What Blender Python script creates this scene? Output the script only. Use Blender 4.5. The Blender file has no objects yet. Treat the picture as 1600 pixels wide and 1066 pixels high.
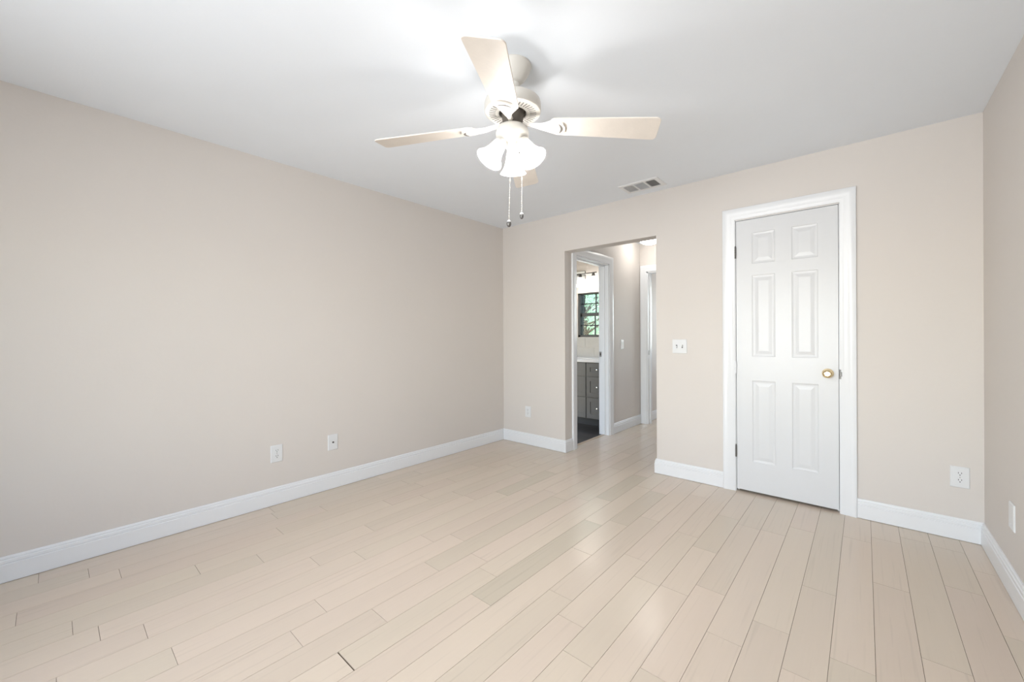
import bpy, bmesh, math, random
from mathutils import Vector, Matrix

scene = bpy.context.scene
COL = scene.collection

# ---------------------------------------------------------------- camera
W, H = 3.6616, 2.44                      # bedroom width, ceiling height
YAW, ROLL = math.radians(41.1473), math.radians(-0.2358)
cam_data = bpy.data.cameras.new('camera')
cam = bpy.data.objects.new('camera', cam_data)
COL.objects.link(cam)
cam_data.sensor_width = 36.0
cam_data.lens = 630.2 / 1600 * 36.0
cam_data.shift_y = -(533.0 - 526.83) / 1600
cam_data.clip_start = 0.02
_F = Vector((-math.sin(YAW), math.cos(YAW), 0))
_R = Vector((math.cos(YAW), math.sin(YAW), 0))
_U = Vector((0, 0, 1))
_R2 = _R * math.cos(ROLL) + _U * math.sin(ROLL)
_U2 = _U * math.cos(ROLL) - _R * math.sin(ROLL)
CAM = Vector((3.1554, -3.4579, 1.1828))
m = Matrix.Identity(4)
for i in range(3):
    m[i][0], m[i][1], m[i][2], m[i][3] = _R2[i], _U2[i], -_F[i], CAM[i]
cam.matrix_world = m
scene.camera = cam

# ---------------------------------------------------------------- view, sky, daylight
scene.view_settings.view_transform = 'Standard'
scene.view_settings.look = 'None'
scene.view_settings.gamma = 1.0
scene.view_settings.exposure = 0.10
scene.view_settings.use_curve_mapping = False

world = bpy.data.worlds.new('sky')
scene.world = world
world.use_nodes = True
nt = world.node_tree
bg = nt.nodes['Background']
sky = nt.nodes.new('ShaderNodeTexSky')
sky.sky_type = 'NISHITA'
sky.sun_disc = False
sky.sun_elevation = math.radians(48)
sky.sun_rotation = math.radians(200)
nt.links.new(sky.outputs['Color'], bg.inputs['Color'])
bg.inputs['Strength'].default_value = 0.85

YR = -5.2                               # rear wall, behind the camera
def area(name, loc, rot, sx, sy, power, color):
    d = bpy.data.lights.new(name, 'AREA')
    d.shape = 'RECTANGLE'; d.size = sx; d.size_y = sy
    d.energy = power; d.color = color
    o = bpy.data.objects.new(name, d); COL.objects.link(o)
    o.location = loc; o.rotation_euler = rot
    return o
# daylight through the rear and bathroom windows; the far-room one is an added fill
rear = area('rear_window_daylight', (2.15, YR + 0.08, 1.25), (math.radians(94), 0, 0), 1.7, 1.2, 46, (0.95, 0.98, 1.0))
rear.data.spread = math.radians(118)
area('bathroom_window_daylight', (0.28, 1.74, 1.5), (math.radians(-90), 0, 0), 0.66, 0.6, 2, (0.95, 1.0, 0.97))
area('far_room_added_light', (1.7, 3.55, 1.5), (math.radians(-90), 0, 0), 1.0, 1.0, 15, (0.95, 0.98, 1.0))

# ---------------------------------------------------------------- materials
def srgb(r, g, b):
    f = lambda c: (c / 12.92 if c <= 0.04045 else ((c + 0.055) / 1.055) ** 2.4)
    return (f(r / 255), f(g / 255), f(b / 255), 1)

def mat(name, color, rough=0.5, metal=0.0, var=0.03, vscale=6.0, bump=0.0, bscale=60.0, spec=0.5,
        emit=None, estr=0.0, coat=0.0):
    mt = bpy.data.materials.new(name); mt.use_nodes = True
    n, l = mt.node_tree.nodes, mt.node_tree.links
    b = n['Principled BSDF']
    b.inputs['Roughness'].default_value = rough
    b.inputs['Metallic'].default_value = metal
    b.inputs['Specular IOR Level'].default_value = spec
    b.inputs['Coat Weight'].default_value = coat
    tc = n.new('ShaderNodeTexCoord')
    nz = n.new('ShaderNodeTexNoise'); nz.inputs['Scale'].default_value = vscale; nz.inputs['Detail'].default_value = 3
    l.new(tc.outputs['Object'], nz.inputs['Vector'])
    mx = n.new('ShaderNodeMix'); mx.data_type = 'RGBA'
    mx.inputs[6].default_value = tuple(c * (1 - var) for c in color[:3]) + (1,)
    mx.inputs[7].default_value = tuple(min(1, c * (1 + var)) for c in color[:3]) + (1,)
    l.new(nz.outputs['Fac'], mx.inputs[0])
    l.new(mx.outputs[2], b.inputs['Base Color'])
    if bump:
        n2 = n.new('ShaderNodeTexNoise'); n2.inputs['Scale'].default_value = bscale; n2.inputs['Detail'].default_value = 4
        l.new(tc.outputs['Object'], n2.inputs['Vector'])
        bp = n.new('ShaderNodeBump'); bp.inputs['Strength'].default_value = bump; bp.inputs['Distance'].default_value = 0.002
        l.new(n2.outputs['Fac'], bp.inputs['Height']); l.new(bp.outputs['Normal'], b.inputs['Normal'])
    if emit:
        b.inputs['Emission Color'].default_value = tuple(emit) + (1,)
        b.inputs['Emission Strength'].default_value = estr
    return mt

M = {}
M['wall'] = mat('wall_paint', (0.695, 0.652, 0.614, 1), 0.6, var=0.02, vscale=1.5, bump=0.25, bscale=38, spec=0.3)
M['ceiling'] = mat('ceiling_paint', (0.845, 0.885, 0.935, 1), 0.8, var=0.01, bump=0.2, bscale=55, spec=0.2)
M['trim'] = mat('white_trim_paint', (0.81, 0.825, 0.845, 1), 0.32, var=0.01)
M['door'] = mat('white_door_paint', (0.70, 0.71, 0.725, 1), 0.35, var=0.012, bump=0.05, bscale=120)
M['plate'] = mat('white_plastic', (0.76, 0.77, 0.78, 1), 0.3, var=0.01)
M['slot'] = mat('dark_slot', (0.03, 0.03, 0.03, 1), 0.6)
M['slotgrey'] = mat('grey_slot', (0.07, 0.07, 0.07, 1), 0.6)
M['steel'] = mat('brushed_steel', (0.42, 0.42, 0.43, 1), 0.3, 1.0)
M['darksteel'] = mat('dark_hinge_steel', (0.16, 0.155, 0.15, 1), 0.4, 0.7)
M['chrome'] = mat('satin_nickel', (0.75, 0.75, 0.74, 1), 0.18, 1.0)
M['brass'] = mat('polished_brass', (0.86, 0.70, 0.44, 1), 0.12, 1.0)
M['fan'] = mat('cream_fan_enamel', (0.67, 0.64, 0.59, 1), 0.35, var=0.01)
M['fandark'] = mat('fan_motor_dark', (0.10, 0.085, 0.07, 1), 0.6)
M['vent'] = mat('vent_enamel', (0.80, 0.81, 0.82, 1), 0.4, var=0.01)
M['shade'] = mat('frosted_lamp_glass', (0.9, 0.9, 0.88, 1), 0.3, emit=(1.0, 0.97, 0.93), estr=0.75)
def thin_glass(mt, amount):
    n, l = mt.node_tree.nodes, mt.node_tree.links
    t = n.new('ShaderNodeBsdfTransparent'); mx = n.new('ShaderNodeMixShader'); mx.inputs[0].default_value = amount
    l.new(n['Principled BSDF'].outputs[0], mx.inputs[1]); l.new(t.outputs[0], mx.inputs[2]); l.new(mx.outputs[0], n['Material Output'].inputs['Surface'])
thin_glass(M['shade'], 0.42)
M['bulb'] = mat('lit_bulb', (1, 1, 1, 1), 0.3, emit=(1.0, 0.98, 0.955), estr=455.0)
M['halllamp'] = mat('lit_dome_glass', (0.9, 0.9, 0.9, 1), 0.3, emit=(1.0, 0.96, 0.9), estr=15.0)
M['vshade'] = mat('lit_vanity_glass', (0.9, 0.9, 0.9, 1), 0.2, emit=(1.0, 0.95, 0.9), estr=3.5)
M['vbulb'] = mat('lit_vanity_bulb', (1, 1, 1, 1), 0.3, emit=(1.0, 0.95, 0.88), estr=60.0)
thin_glass(M['vshade'], 0.5)
M['cabinet'] = mat('grey_cabinet_paint', (0.115, 0.11, 0.10, 1), 0.4, var=0.03)
M['toekick'] = mat('toe_kick_dark', (0.02, 0.019, 0.018, 1), 0.6)
M['quartz'] = mat('white_quartz', (0.8, 0.79, 0.77, 1), 0.2, var=0.04, vscale=9)
M['backsplash'] = mat('pale_stone_tile', (0.40, 0.385, 0.36, 1), 0.3, var=0.07, vscale=14)
M['winblack'] = mat('black_window_frame', (0.012, 0.012, 0.012, 1), 0.4)
M['winwhite'] = mat('white_window_frame', (0.82, 0.83, 0.84, 1), 0.4)
M['bark'] = mat('tree_bark', (0.05, 0.04, 0.03, 1), 0.9, var=0.3, vscale=12)
M['lawn'] = mat('lawn_grass', (0.10, 0.18, 0.05, 1), 0.9, var=0.3, vscale=20)
M['strip'] = mat('oak_threshold', (0.60, 0.48, 0.37, 1), 0.4, var=0.05)

def glass_mat():
    mt = bpy.data.materials.new('window_glass'); mt.use_nodes = True
    n, l = mt.node_tree.nodes, mt.node_tree.links
    out = n['Material Output']; n.remove(n['Principled BSDF'])
    tr = n.new('ShaderNodeBsdfTransparent'); tr.inputs[0].default_value = (0.93, 0.96, 0.95, 1)
    gl = n.new('ShaderNodeBsdfGlossy'); gl.inputs['Roughness'].default_value = 0.02
    nz = n.new('ShaderNodeTexNoise'); nz.inputs['Scale'].default_value = 1.0
    mp = n.new('ShaderNodeMapRange'); mp.inputs['To Min'].default_value = 0.01; mp.inputs['To Max'].default_value = 0.02
    l.new(nz.outputs['Fac'], mp.inputs['Value'])
    mx = n.new('ShaderNodeMixShader')
    l.new(mp.outputs[0], mx.inputs[0]); l.new(tr.outputs[0], mx.inputs[1]); l.new(gl.outputs[0], mx.inputs[2])
    l.new(mx.outputs[0], out.inputs['Surface'])
    return mt
M['glass'] = glass_mat()

def leaf_mat():
    mt = mat('tree_leaves', (0.52, 0.70, 0.47, 1), 0.6, var=0.3, vscale=2.5)
    n, l = mt.node_tree.nodes, mt.node_tree.links
    b = n['Principled BSDF']; out = n['Material Output']
    t = n.new('ShaderNodeBsdfTranslucent'); t.inputs[0].default_value = (0.66, 0.88, 0.56, 1)
    mx = n.new('ShaderNodeMixShader'); mx.inputs[0].default_value = 0.5
    l.new(b.outputs[0], mx.inputs[1]); l.new(t.outputs[0], mx.inputs[2]); l.new(mx.outputs[0], out.inputs['Surface'])
    return mt
M['leaf'] = leaf_mat()

def wood_mat(name, base, tint_attr=True, rough=0.27, axis=(9.0, 0.9, 9.0), contrast=0.016, streak=0.0, spec=0.5):
    """Planks along y: fine stretched grain, per-plank tint and grain offset from attributes."""
    mt = bpy.data.materials.new(name); mt.use_nodes = True
    n, l = mt.node_tree.nodes, mt.node_tree.links
    b = n['Principled BSDF']
    b.inputs['Specular IOR Level'].default_value = spec
    tc = n.new('ShaderNodeTexCoord')
    vec = tc.outputs['Object']
    if tint_attr:
        at = n.new('ShaderNodeAttribute'); at.attribute_name = 'tint'
        sp = n.new('ShaderNodeSeparateColor'); l.new(at.outputs['Color'], sp.inputs[0])
        cb = n.new('ShaderNodeCombineXYZ')
        ml = n.new('ShaderNodeMath'); ml.operation = 'MULTIPLY'; ml.inputs[1].default_value = 37.0
        l.new(sp.outputs[1], ml.inputs[0]); l.new(ml.outputs[0], cb.inputs[2]); l.new(ml.outputs[0], cb.inputs[1])
        ad = n.new('ShaderNodeVectorMath'); ad.operation = 'ADD'
        l.new(vec, ad.inputs[0]); l.new(cb.outputs[0], ad.inputs[1]); vec = ad.outputs[0]
    mp = n.new('ShaderNodeMapping'); mp.inputs['Scale'].default_value = axis
    l.new(vec, mp.inputs['Vector'])
    g1 = n.new('ShaderNodeTexNoise'); g1.inputs['Scale'].default_value = 1.0; g1.inputs['Detail'].default_value = 5
    g1.inputs['Roughness'].default_value = 0.55; g1.inputs['Distortion'].default_value = 0.2
    l.new(mp.outputs[0], g1.inputs['Vector'])
    mp2 = n.new('ShaderNodeMapping'); mp2.inputs['Scale'].default_value = (axis[0] * 12, axis[1] * 3, axis[2])
    l.new(vec, mp2.inputs['Vector'])
    g2 = n.new('ShaderNodeTexNoise'); g2.inputs['Scale'].default_value = 1.0; g2.inputs['Detail'].default_value = 2
    l.new(mp2.outputs[0], g2.inputs['Vector'])
    r1 = n.new('ShaderNodeMapRange'); r1.inputs['From Min'].default_value = 0.3; r1.inputs['From Max'].default_value = 0.7
    r1.inputs['To Min'].default_value = 1 - contrast; r1.inputs['To Max'].default_value = 1 + contrast * 0.7
    l.new(g1.outputs['Fac'], r1.inputs['Value'])
    r2 = n.new('ShaderNodeMapRange'); r2.inputs['From Min'].default_value = 0.3; r2.inputs['From Max'].default_value = 0.7
    r2.inputs['To Min'].default_value = 1 - contrast * 0.35; r2.inputs['To Max'].default_value = 1 + contrast * 0.35
    l.new(g2.outputs['Fac'], r2.inputs['Value'])
    mm = n.new('ShaderNodeMath'); mm.operation = 'MULTIPLY'
    l.new(r1.outputs[0], mm.inputs[0]); l.new(r2.outputs[0], mm.inputs[1]); val = mm.outputs[0]
    if streak:
        mp3 = n.new('ShaderNodeMapping'); mp3.inputs['Scale'].default_value = (80, 2.2, 1)
        l.new(vec, mp3.inputs['Vector'])
        g3 = n.new('ShaderNodeTexNoise'); g3.inputs['Scale'].default_value = 1.0; g3.inputs['Detail'].default_value = 1
        l.new(mp3.outputs[0], g3.inputs['Vector'])
        r3 = n.new('ShaderNodeMapRange'); r3.inputs['From Min'].default_value = 0.60; r3.inputs['From Max'].default_value = 0.85
        r3.inputs['To Min'].default_value = 1; r3.inputs['To Max'].default_value = 1 - streak
        l.new(g3.outputs['Fac'], r3.inputs['Value'])
        m3 = n.new('ShaderNodeMath'); m3.operation = 'MULTIPLY'
        l.new(val, m3.inputs[0]); l.new(r3.outputs[0], m3.inputs[1]); val = m3.outputs[0]
    hue = n.new('ShaderNodeMix'); hue.data_type = 'RGBA'
    hue.inputs[6].default_value = base
    hue.inputs[7].default_value = (base[0] * 0.93, base[1] * 0.98, base[2] * 0.94, 1)
    if tint_attr:
        l.new(sp.outputs[2], hue.inputs[0])
        m2 = n.new('ShaderNodeMath'); m2.operation = 'MULTIPLY'
        l.new(val, m2.inputs[0]); l.new(sp.outputs[0], m2.inputs[1]); val = m2.outputs[0]
    else:
        hue.inputs[0].default_value = 0
    vm = n.new('ShaderNodeVectorMath'); vm.operation = 'SCALE'
    l.new(hue.outputs[2], vm.inputs[0]); l.new(val, vm.inputs['Scale'])
    l.new(vm.outputs[0], b.inputs['Base Color'])
    rr = n.new('ShaderNodeMapRange'); rr.inputs['To Min'].default_value = rough - 0.04; rr.inputs['To Max'].default_value = rough + 0.06
    l.new(g1.outputs['Fac'], rr.inputs['Value']); l.new(rr.outputs[0], b.inputs['Roughness'])
    return mt
M['wood'] = wood_mat('bleached_maple_planks', (0.68, 0.57, 0.475, 1), streak=0.10, rough=0.2)
M['darkwood'] = wood_mat('dark_bathroom_planks', (0.055, 0.048, 0.042, 1), rough=0.35, contrast=0.25)
M['blade'] = wood_mat('whitewashed_blade', (0.77, 0.71, 0.645, 1), tint_attr=False, rough=0.45, axis=(14, 14, 14), contrast=0.03)

# ---------------------------------------------------------------- mesh helpers
class MB:
    def __init__(self, tf=None):
        self.v, self.f, self.mi, self.tf = [], [], [], tf
    def add(self, verts, faces, mi=0):
        o = len(self.v)
        for p in verts:
            p = Vector(p)
            self.v.append(self.tf @ p if self.tf else p)
        for f in faces:
            self.f.append([i + o for i in f]); self.mi.append(mi)
        return self
    def box(self, x0, y0, z0, x1, y1, z1, mi=0):
        v = [(x0, y0, z0), (x1, y0, z0), (x1, y1, z0), (x0, y1, z0), (x0, y0, z1), (x1, y0, z1), (x1, y1, z1), (x0, y1, z1)]
        return self.add(v, [(0, 3, 2, 1), (4, 5, 6, 7), (0, 1, 5, 4), (1, 2, 6, 5), (2, 3, 7, 6), (3, 0, 4, 7)], mi)
    def loft(self, rings, closed_ring=True, caps=True, mi=0):
        n = len(rings[0]); v = [p for r in rings for p in r]; f = []
        for a in range(len(rings) - 1):
            for i in range(n if closed_ring else n - 1):
                j = (i + 1) % n
                f.append((a * n + i, a * n + j, (a + 1) * n + j, (a + 1) * n + i))
        if caps:
            f.append(tuple(reversed(range(n)))); f.append(tuple(range((len(rings) - 1) * n, len(rings) * n)))
        return self.add(v, f, mi)
    def lathe(self, prof, mtx=None, seg=40, mi=0, caps=True):
        """prof = [(r, z)...]; revolved about local z, placed by mtx"""
        mtx = mtx or Matrix.Identity(4)
        rings = [[mtx @ Vector((r * math.cos(2 * math.pi * i / seg), r * math.sin(2 * math.pi * i / seg), z)) for i in range(seg)] for r, z in prof]
        return self.loft(rings, True, caps, mi)
    def tube(self, pts, rad, seg=10, mi=0):
        pts = [Vector(p) for p in pts]; rings = []
        for i, p in enumerate(pts):
            d = (pts[min(i + 1, len(pts) - 1)] - pts[max(i - 1, 0)]).normalized()
            a = Vector((0, 0, 1)) if abs(d.z) < 0.9 else Vector((1, 0, 0))
            u = d.cross(a).normalized(); w = d.cross(u)
            r = rad[i] if isinstance(rad, (list, tuple)) else rad
            rings.append([p + (u * math.cos(2 * math.pi * k / seg) + w * math.sin(2 * math.pi * k / seg)) * r for k in range(seg)])
        return self.loft(rings, True, True, mi)
    def prism(self, outline, fn, mi=0):
        """outline = 2D points; fn(x, y, k) -> 3D for k=0 bottom, 1 top"""
        a = [fn(x, y, 0) for x, y in outline]; b = [fn(x, y, 1) for x, y in outline]
        return self.loft([a, b], True, True, mi)
    def obj(self, name, mats, parent=None, smooth=False, bevel=0.0, segs=2):
        me = bpy.data.meshes.new(name)
        off = Vector((0, 0, 0))
        p = parent
        while p is not None:
            off += p.location; p = p.parent
        me.from_pydata([tuple(v - off) for v in self.v], [], self.f)
        for mm in (mats if isinstance(mats, (list, tuple)) else [mats]):
            me.materials.append(mm)
        me.polygons.foreach_set('material_index', self.mi)
        bm = bmesh.new(); bm.from_mesh(me)
        bmesh.ops.recalc_face_normals(bm, faces=bm.faces)
        bm.to_mesh(me); bm.free()
        if smooth:
            me.polygons.foreach_set('use_smooth', [True] * len(me.polygons))
            try: me.set_sharp_from_angle(angle=math.radians(38))
            except Exception: pass
        o = bpy.data.objects.new(name, me); COL.objects.link(o)
        if parent is not None: o.parent = parent
        if bevel:
            b = o.modifiers.new('edge', 'BEVEL'); b.width = bevel; b.segments = segs; b.limit_method = 'ANGLE'
            b.angle_limit = math.radians(40)
        return o

def tag(o, label, cat, group=None, kind=None):
    o['label'] = label; o['category'] = cat
    if group: o['group'] = group
    if kind: o['kind'] = kind
    return o
def struct(o, label, cat):
    return tag(o, label, cat, kind='structure')
def thing(name, loc, label, cat, group=None, rotz=0.0):
    o = bpy.data.objects.new(name, None); COL.objects.link(o)
    o.empty_display_size = 0.1; o.location = loc; o.rotation_euler = (0, 0, rotz)
    return tag(o, label, cat, group)
def copy_thing(o, loc, rotz, label, parent=None):
    c = o.copy(); COL.objects.link(c)
    c.parent = parent
    if parent is None:
        c.location = loc; c.rotation_euler = (0, 0, rotz); c['label'] = label
    for ch in [x for x in bpy.data.objects if x.parent == o]:
        copy_thing(ch, None, 0, None, c)
    return c

def holed(mb, s0, s1, z0, z1, holes, fn):
    """wall slab of boxes round rectangular holes; fn(sa, za, sb, zb) adds the box"""
    xs = sorted({s0, s1} | {h[0] for h in holes} | {h[2] for h in holes})
    for a, b in zip(xs, xs[1:]):
        hs = [h for h in holes if h[0] <= a and h[2] >= b]
        z = z0
        for h in sorted(hs, key=lambda h: h[1]):
            if h[1] > z: fn(a, z, b, h[1])
            z = h[3]
        if z < z1: fn(a, z, b, z1)

# ---------------------------------------------------------------- room shell
T = 0.128                                # wall thickness
OX0, OX1, OZ = 0.852, 1.797, 2.058       # hall opening in the back wall
DX0, DX1, DZ = 2.410, 3.032, 2.066       # closet door opening
BY0, BY1, BZ = 0.212, 0.948, 2.052       # bathroom door opening in the hall's left wall
EY = 1.84                                # end wall of the hall
EX0, EX1, EZ = 0.945, 1.70, 2.055        # doorway in the end wall
YB = 1.78                                # bathroom window wall
WX0, WX1, WZ0, WZ1 = -0.10, 0.66, 1.177, 1.836
BXL = -1.45                              # bathroom left wall

def ywall(name, x0, x1, y0, y1, holes, label, mat_='wall', z0=0.0, z1=H):
    mb = MB(); holed(mb, x0, x1, z0, z1, holes, lambda a, za, b, zb: mb.box(a, y0, za, b, y1, zb))
    return struct(mb.obj(name, M[mat_]), label, 'wall')
def xwall(name, y0, y1, x0, x1, holes, label, mat_='wall', z0=0.0, z1=H):
    mb = MB(); holed(mb, y0, y1, z0, z1, holes, lambda a, za, b, zb: mb.box(x0, a, za, x1, b, zb))
    return struct(mb.obj(name, M[mat_]), label, 'wall')

xwall('wall_left', YR - T, T, -T, 0.0, [], 'long bare beige wall along the left side of the bedroom')
ywall('wall_back', 0.0, W, 0.0, T, [(OX0, 0, OX1, OZ), (DX0, 0, DX1, DZ)], 'beige back wall with the hall opening and the closet door')
xwall('wall_right', YR - T, T, W, W + T, [], 'beige wall at the right edge of the room')
RW = (1.25, 0.60, 3.05, 1.95)
ywall('wall_rear', 0.0, W, YR - T, YR, [RW], 'beige wall behind the viewer with a wide window')
xwall('wall_hall_left', T, EY, OX0 - T, OX0, [(BY0, 0, BY1, BZ)], 'beige hall wall holding the bathroom doorway')
xwall('wall_hall_right', T, EY, OX1, OX1 + T, [], 'right side wall of the short hall')
ywall('wall_hall_end', OX0, 2.6, EY, EY + T, [(EX0, 0, EX1, EZ)], 'beige end wall of the hall with a cased doorway')
ywall('wall_bathroom_window', BXL, OX0 - T, YB, YB + 0.16, [(WX0, WZ0, WX1, WZ1)], 'bathroom wall with the black framed window')
xwall('wall_bathroom_left', T, YB, BXL - T, BXL, [], 'left wall of the bathroom')
xwall('wall_far_left', EY + T, 3.6, OX0 - 0.10, 0.888, [], 'left wall of the room beyond the hall')
FWIN = (1.2, 0.95, 2.2, 2.05)
ywall('wall_far_back', OX0 - 0.10, 2.6, 3.6, 3.6 + T, [FWIN], 'back wall of the room beyond the hall')
xwall('wall_far_right', EY + T, 3.6, 2.6, 2.6 + T, [], 'right wall of the room beyond the hall')
mb = MB()
mb.box(DX0 - 0.25, 0.85, 0, DX1 + 0.25, 0.95, H); mb.box(OX1 + T, T, 0, OX1 + T + 0.05, 0.85, H); mb.box(DX1 + 0.25, T, 0, DX1 + 0.33, 0.95, H)
struct(mb.obj('wall_closet', M['wall']), 'inside walls of the closet behind the white door', 'wall')
struct(MB().box(BXL - T, YR - T, H, W + T, 3.6 + T, H + 0.1).obj('ceiling', M['ceiling']), 'flat white ceiling over the whole room', 'ceiling')

# ---- plank floor: rows run along y
PW, PX0 = 0.1268, 0.012
random.seed(11)
seen = [(1.78, -2.186), (2.159, -2.037), (2.287, -2.188), (2.541, -2.075), (2.036, -1.925), (1.911, -1.534), (1.165, -2.005),
        (1.405, -2.165), (2.2, -1.406), (2.43, -1.552), (2.682, -0.605), (2.815, -0.447), (2.803, -1.537), (2.674, -1.731),
        (3.062, -1.576), (3.183, -0.865), (3.065, -0.386), (3.189, -0.291), (3.323, -0.18), (3.452, -0.203), (3.321, -1.357),
        (2.945, -1.115), (0.02, -3.5), (0.263, -3.23), (0.763, -3.332), (1.149, -3.157), (0.52, -2.966), (1.666, -2.748), (1.54, -2.54)]
seen += [(0.65, -2.721), (0.398, -2.537), (0.901, -2.541), (1.283, -2.677), (1.026, -2.357), (0.77, -2.159), (1.531, -2.54), (1.655, -2.752), (0.139, -2.482)]
joints = {}
for x, y in seen:
    joints.setdefault(int(math.floor((x + 0.055 - PX0) / PW)), []).append(y)
dark = []
# darker planks: x, near end, far end, tone, greyness
for x, ya, yb, tone, grey in [(1.057, -1.219, -0.585, 0.93, 0.8), (1.457, -2.167, -1.01, 0.95, 0.6), (1.841, -2.186, -1.188, 0.9, 0.9), (1.681, -0.814, -0.174, 0.92, 0.8), (1.968, -1.092, -0.438, 0.95, 0.6)]:
    k_ = int(math.floor((x - PX0) / PW))
    joints[k_] = [y for y in joints.get(k_, []) if y < ya - 0.35 or y > yb + 0.35] + [ya, yb]
    dark.append((k_, (ya + yb) / 2, tone, grey))
for x, y, tone, grey in [(3.291, -1.259, 0.95, 0.1), (3.437, -1.088, 0.93, 0.0), (1.584, -2.734, 0.95, 0.3), (1.549, -2.927, 0.94, 0.2)]:
    dark.append((int(math.floor((x - PX0) / PW)), y, tone, grey))
fm = MB(); tints = []
G = 0.0007
def plank(mb, x0, x1, y0, y1, t, store, z=0.0):
    mb.add([(x0 + G, y0 + G, z), (x1 - G, y0 + G, z), (x1 - G, y1 - G, z), (x0 + G, y1 - G, z),
            (x0 + G, y0 + G, z - 0.004), (x1 - G, y0 + G, z - 0.004), (x1 - G, y1 - G, z - 0.004), (x0 + G, y1 - G, z - 0.004)],
           [(0, 1, 2, 3), (0, 4, 5, 1), (1, 5, 6, 2), (2, 6, 7, 3), (3, 7, 4, 0)])
    store += [t] * 5
for k in range(-1, 30):
    x0, x1 = PX0 + PW * k, PX0 + PW * (k + 1)
    x0, x1 = max(x0, -0.02), min(x1, W + 0.02)
    if x1 - x0 < 0.01: continue
    ymax = 3.6 if 6 <= k <= 20 else (0.85 if 18 <= k <= 25 else 0.0)
    if k > 13 and k <= 20 : ymax = 3.6
    js = sorted(joints.get(k, []))
    cuts = [YR]
    fixed = js + [ymax + 1.5]
    for j in fixed:
        inside = any(dk == k and cuts[-1] < dy < j for dk, dy, _, _ in dark[:5])
        while j - cuts[-1] > (1.75 if inside else 1.25):
            gap = j - cuts[-1]
            stp = random.uniform(0.45, 1.15)
            if gap - stp < 0.35: stp = gap / 2
            cuts.append(cuts[-1] + stp)
        cuts.append(j)
    cuts = [c for c in cuts if c < ymax] + [ymax]
    for y0, y1 in zip(cuts, cuts[1:]):
        if y1 - y0 < 0.02: continue
        t, hgt = random.uniform(0.965, 1.03), random.uniform(0, 0.55)
        for dk, dy, dt, dh in dark:
            if dk == k and y0 <= dy <= y1: t, hgt = dt, dh
        plank(fm, x0, x1, y0, y1, (t, random.random(), hgt, 1), tints)
n_planks = len(fm.f)
fm.box(-T, YR - T, -0.03, W + T, T, -0.004, 1); fm.box(OX0 - T * 0.5, T, -0.03, 2.6, 3.6, -0.004, 1)
fm.box(2.6, T, -0.03, DX1 + 0.4, 0.95, -0.004, 1)
tints += [(0.3, 0, 0, 1)] * (len(fm.f) - n_planks)
def tint_attr(o, ts):
    at = o.data.attributes.new('tint', 'FLOAT_COLOR', 'CORNER')
    i = 0
    for p in o.data.polygons:
        for _ in p.loop_indices:
            at.data[i].color = ts[p.index]; i += 1
M['gap'] = mat('plank_gap', (0.12, 0.085, 0.06, 1), 0.8)
fl = fm.obj('floor', [M['wood'], M['gap']]); tint_attr(fl, tints)
struct(fl, 'pale bleached wood plank floor', 'floor')
# bathroom floor of dark planks running along x
bmf = MB(); bt = []
y = T
while y < YB:
    x = BXL - random.uniform(0, 0.6)
    while x < 0.775:
        xe = min(x + random.uniform(0.7, 1.2), 0.775)
        if xe > BXL:
            xa = max(x, BXL)
            bmf.add([(xa + G, y + G, 0), (xe - G, y + G, 0), (xe - G, min(y + 0.15, YB) - G, 0), (xa + G, min(y + 0.15, YB) - G, 0)], [(0, 1, 2, 3)])
            bt.append((random.uniform(0.6, 1.5), random.random(), random.random(), 1))
        x = xe
        if x >= 0.775: break
    y += 0.15
nb = len(bmf.f)
bmf.box(BXL, T, -0.03, 0.76, YB, -0.0015, 1); bt += [(0.2, 0, 0, 1)] * (len(bmf.f) - nb)
bf = bmf.obj('floor_bathroom', [M['darkwood'], M['toekick']]); tint_attr(bf, bt)
struct(bf, 'dark plank floor of the bathroom', 'floor')
struct(MB().box(0.772, BY0 + 0.014, 0.0, 0.80, BY1 - 0.014, 0.006).obj('trim_threshold', M['strip'], bevel=0.002), 'slim pale wood threshold strip in the bathroom doorway', 'threshold')

# ---- baseboards
BP = [(0, 0.002), (0.015, 0.002), (0.016, 0.004), (0.016, 0.087), (0.0125, 0.0895), (0.0125, 0.0925), (0.0145, 0.0945), (0.0140, 0.106), (0.0095, 0.1095), (0.0095, 0.1125), (0.0105, 0.1145), (0.0085, 0.121), (0.005, 0.1245), (0, 0.1245)]
def baseboard(name, p0, p1, nrm, m0, m1, label):
    """p0->p1 along the wall, nrm points into the room; m = 1 inside corner, -1 outside corner, 0 butt"""
    p0, p1, nrm = Vector(p0), Vector(p1), Vector(nrm); d = (p1 - p0).normalized()
    a = [Vector((*(p0 + nrm * t + d * (m0 * t)), z)) for t, z in BP]
    b = [Vector((*(p1 + nrm * t - d * (m1 * t)), z)) for t, z in BP]
    return struct(MB().loft([a, b]).obj(name, M['trim']), label, 'baseboard')
CW = 0.086
baseboard('baseboard_left', (0, YR), (0, 0), (1, 0), 1, 1, 'white baseboard along the long left wall')
baseboard('baseboard_back', (0, 0), (OX0, 0), (0, -1), 1, -1, 'white baseboard between the left corner and the hall opening')
baseboard('baseboard_hall_near', (OX0, 0), (OX0, BY0 - CW), (1, 0), -1, 0, 'short white baseboard return beside the bathroom door casing')
baseboard('baseboard_back_middle', (OX1, 0), (DX0 - CW, 0), (0, -1), -1, 0, 'white baseboard between the hall opening and the closet door')
baseboard('baseboard_hall_right', (OX1, 0), (OX1, EY), (-1, 0), -1, 1, 'white baseboard on the right side of the hall')
baseboard('baseboard_back_right', (DX1 + CW, 0), (W, 0), (0, -1), 0, 1, 'white baseboard from the closet door to the right corner')
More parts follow.
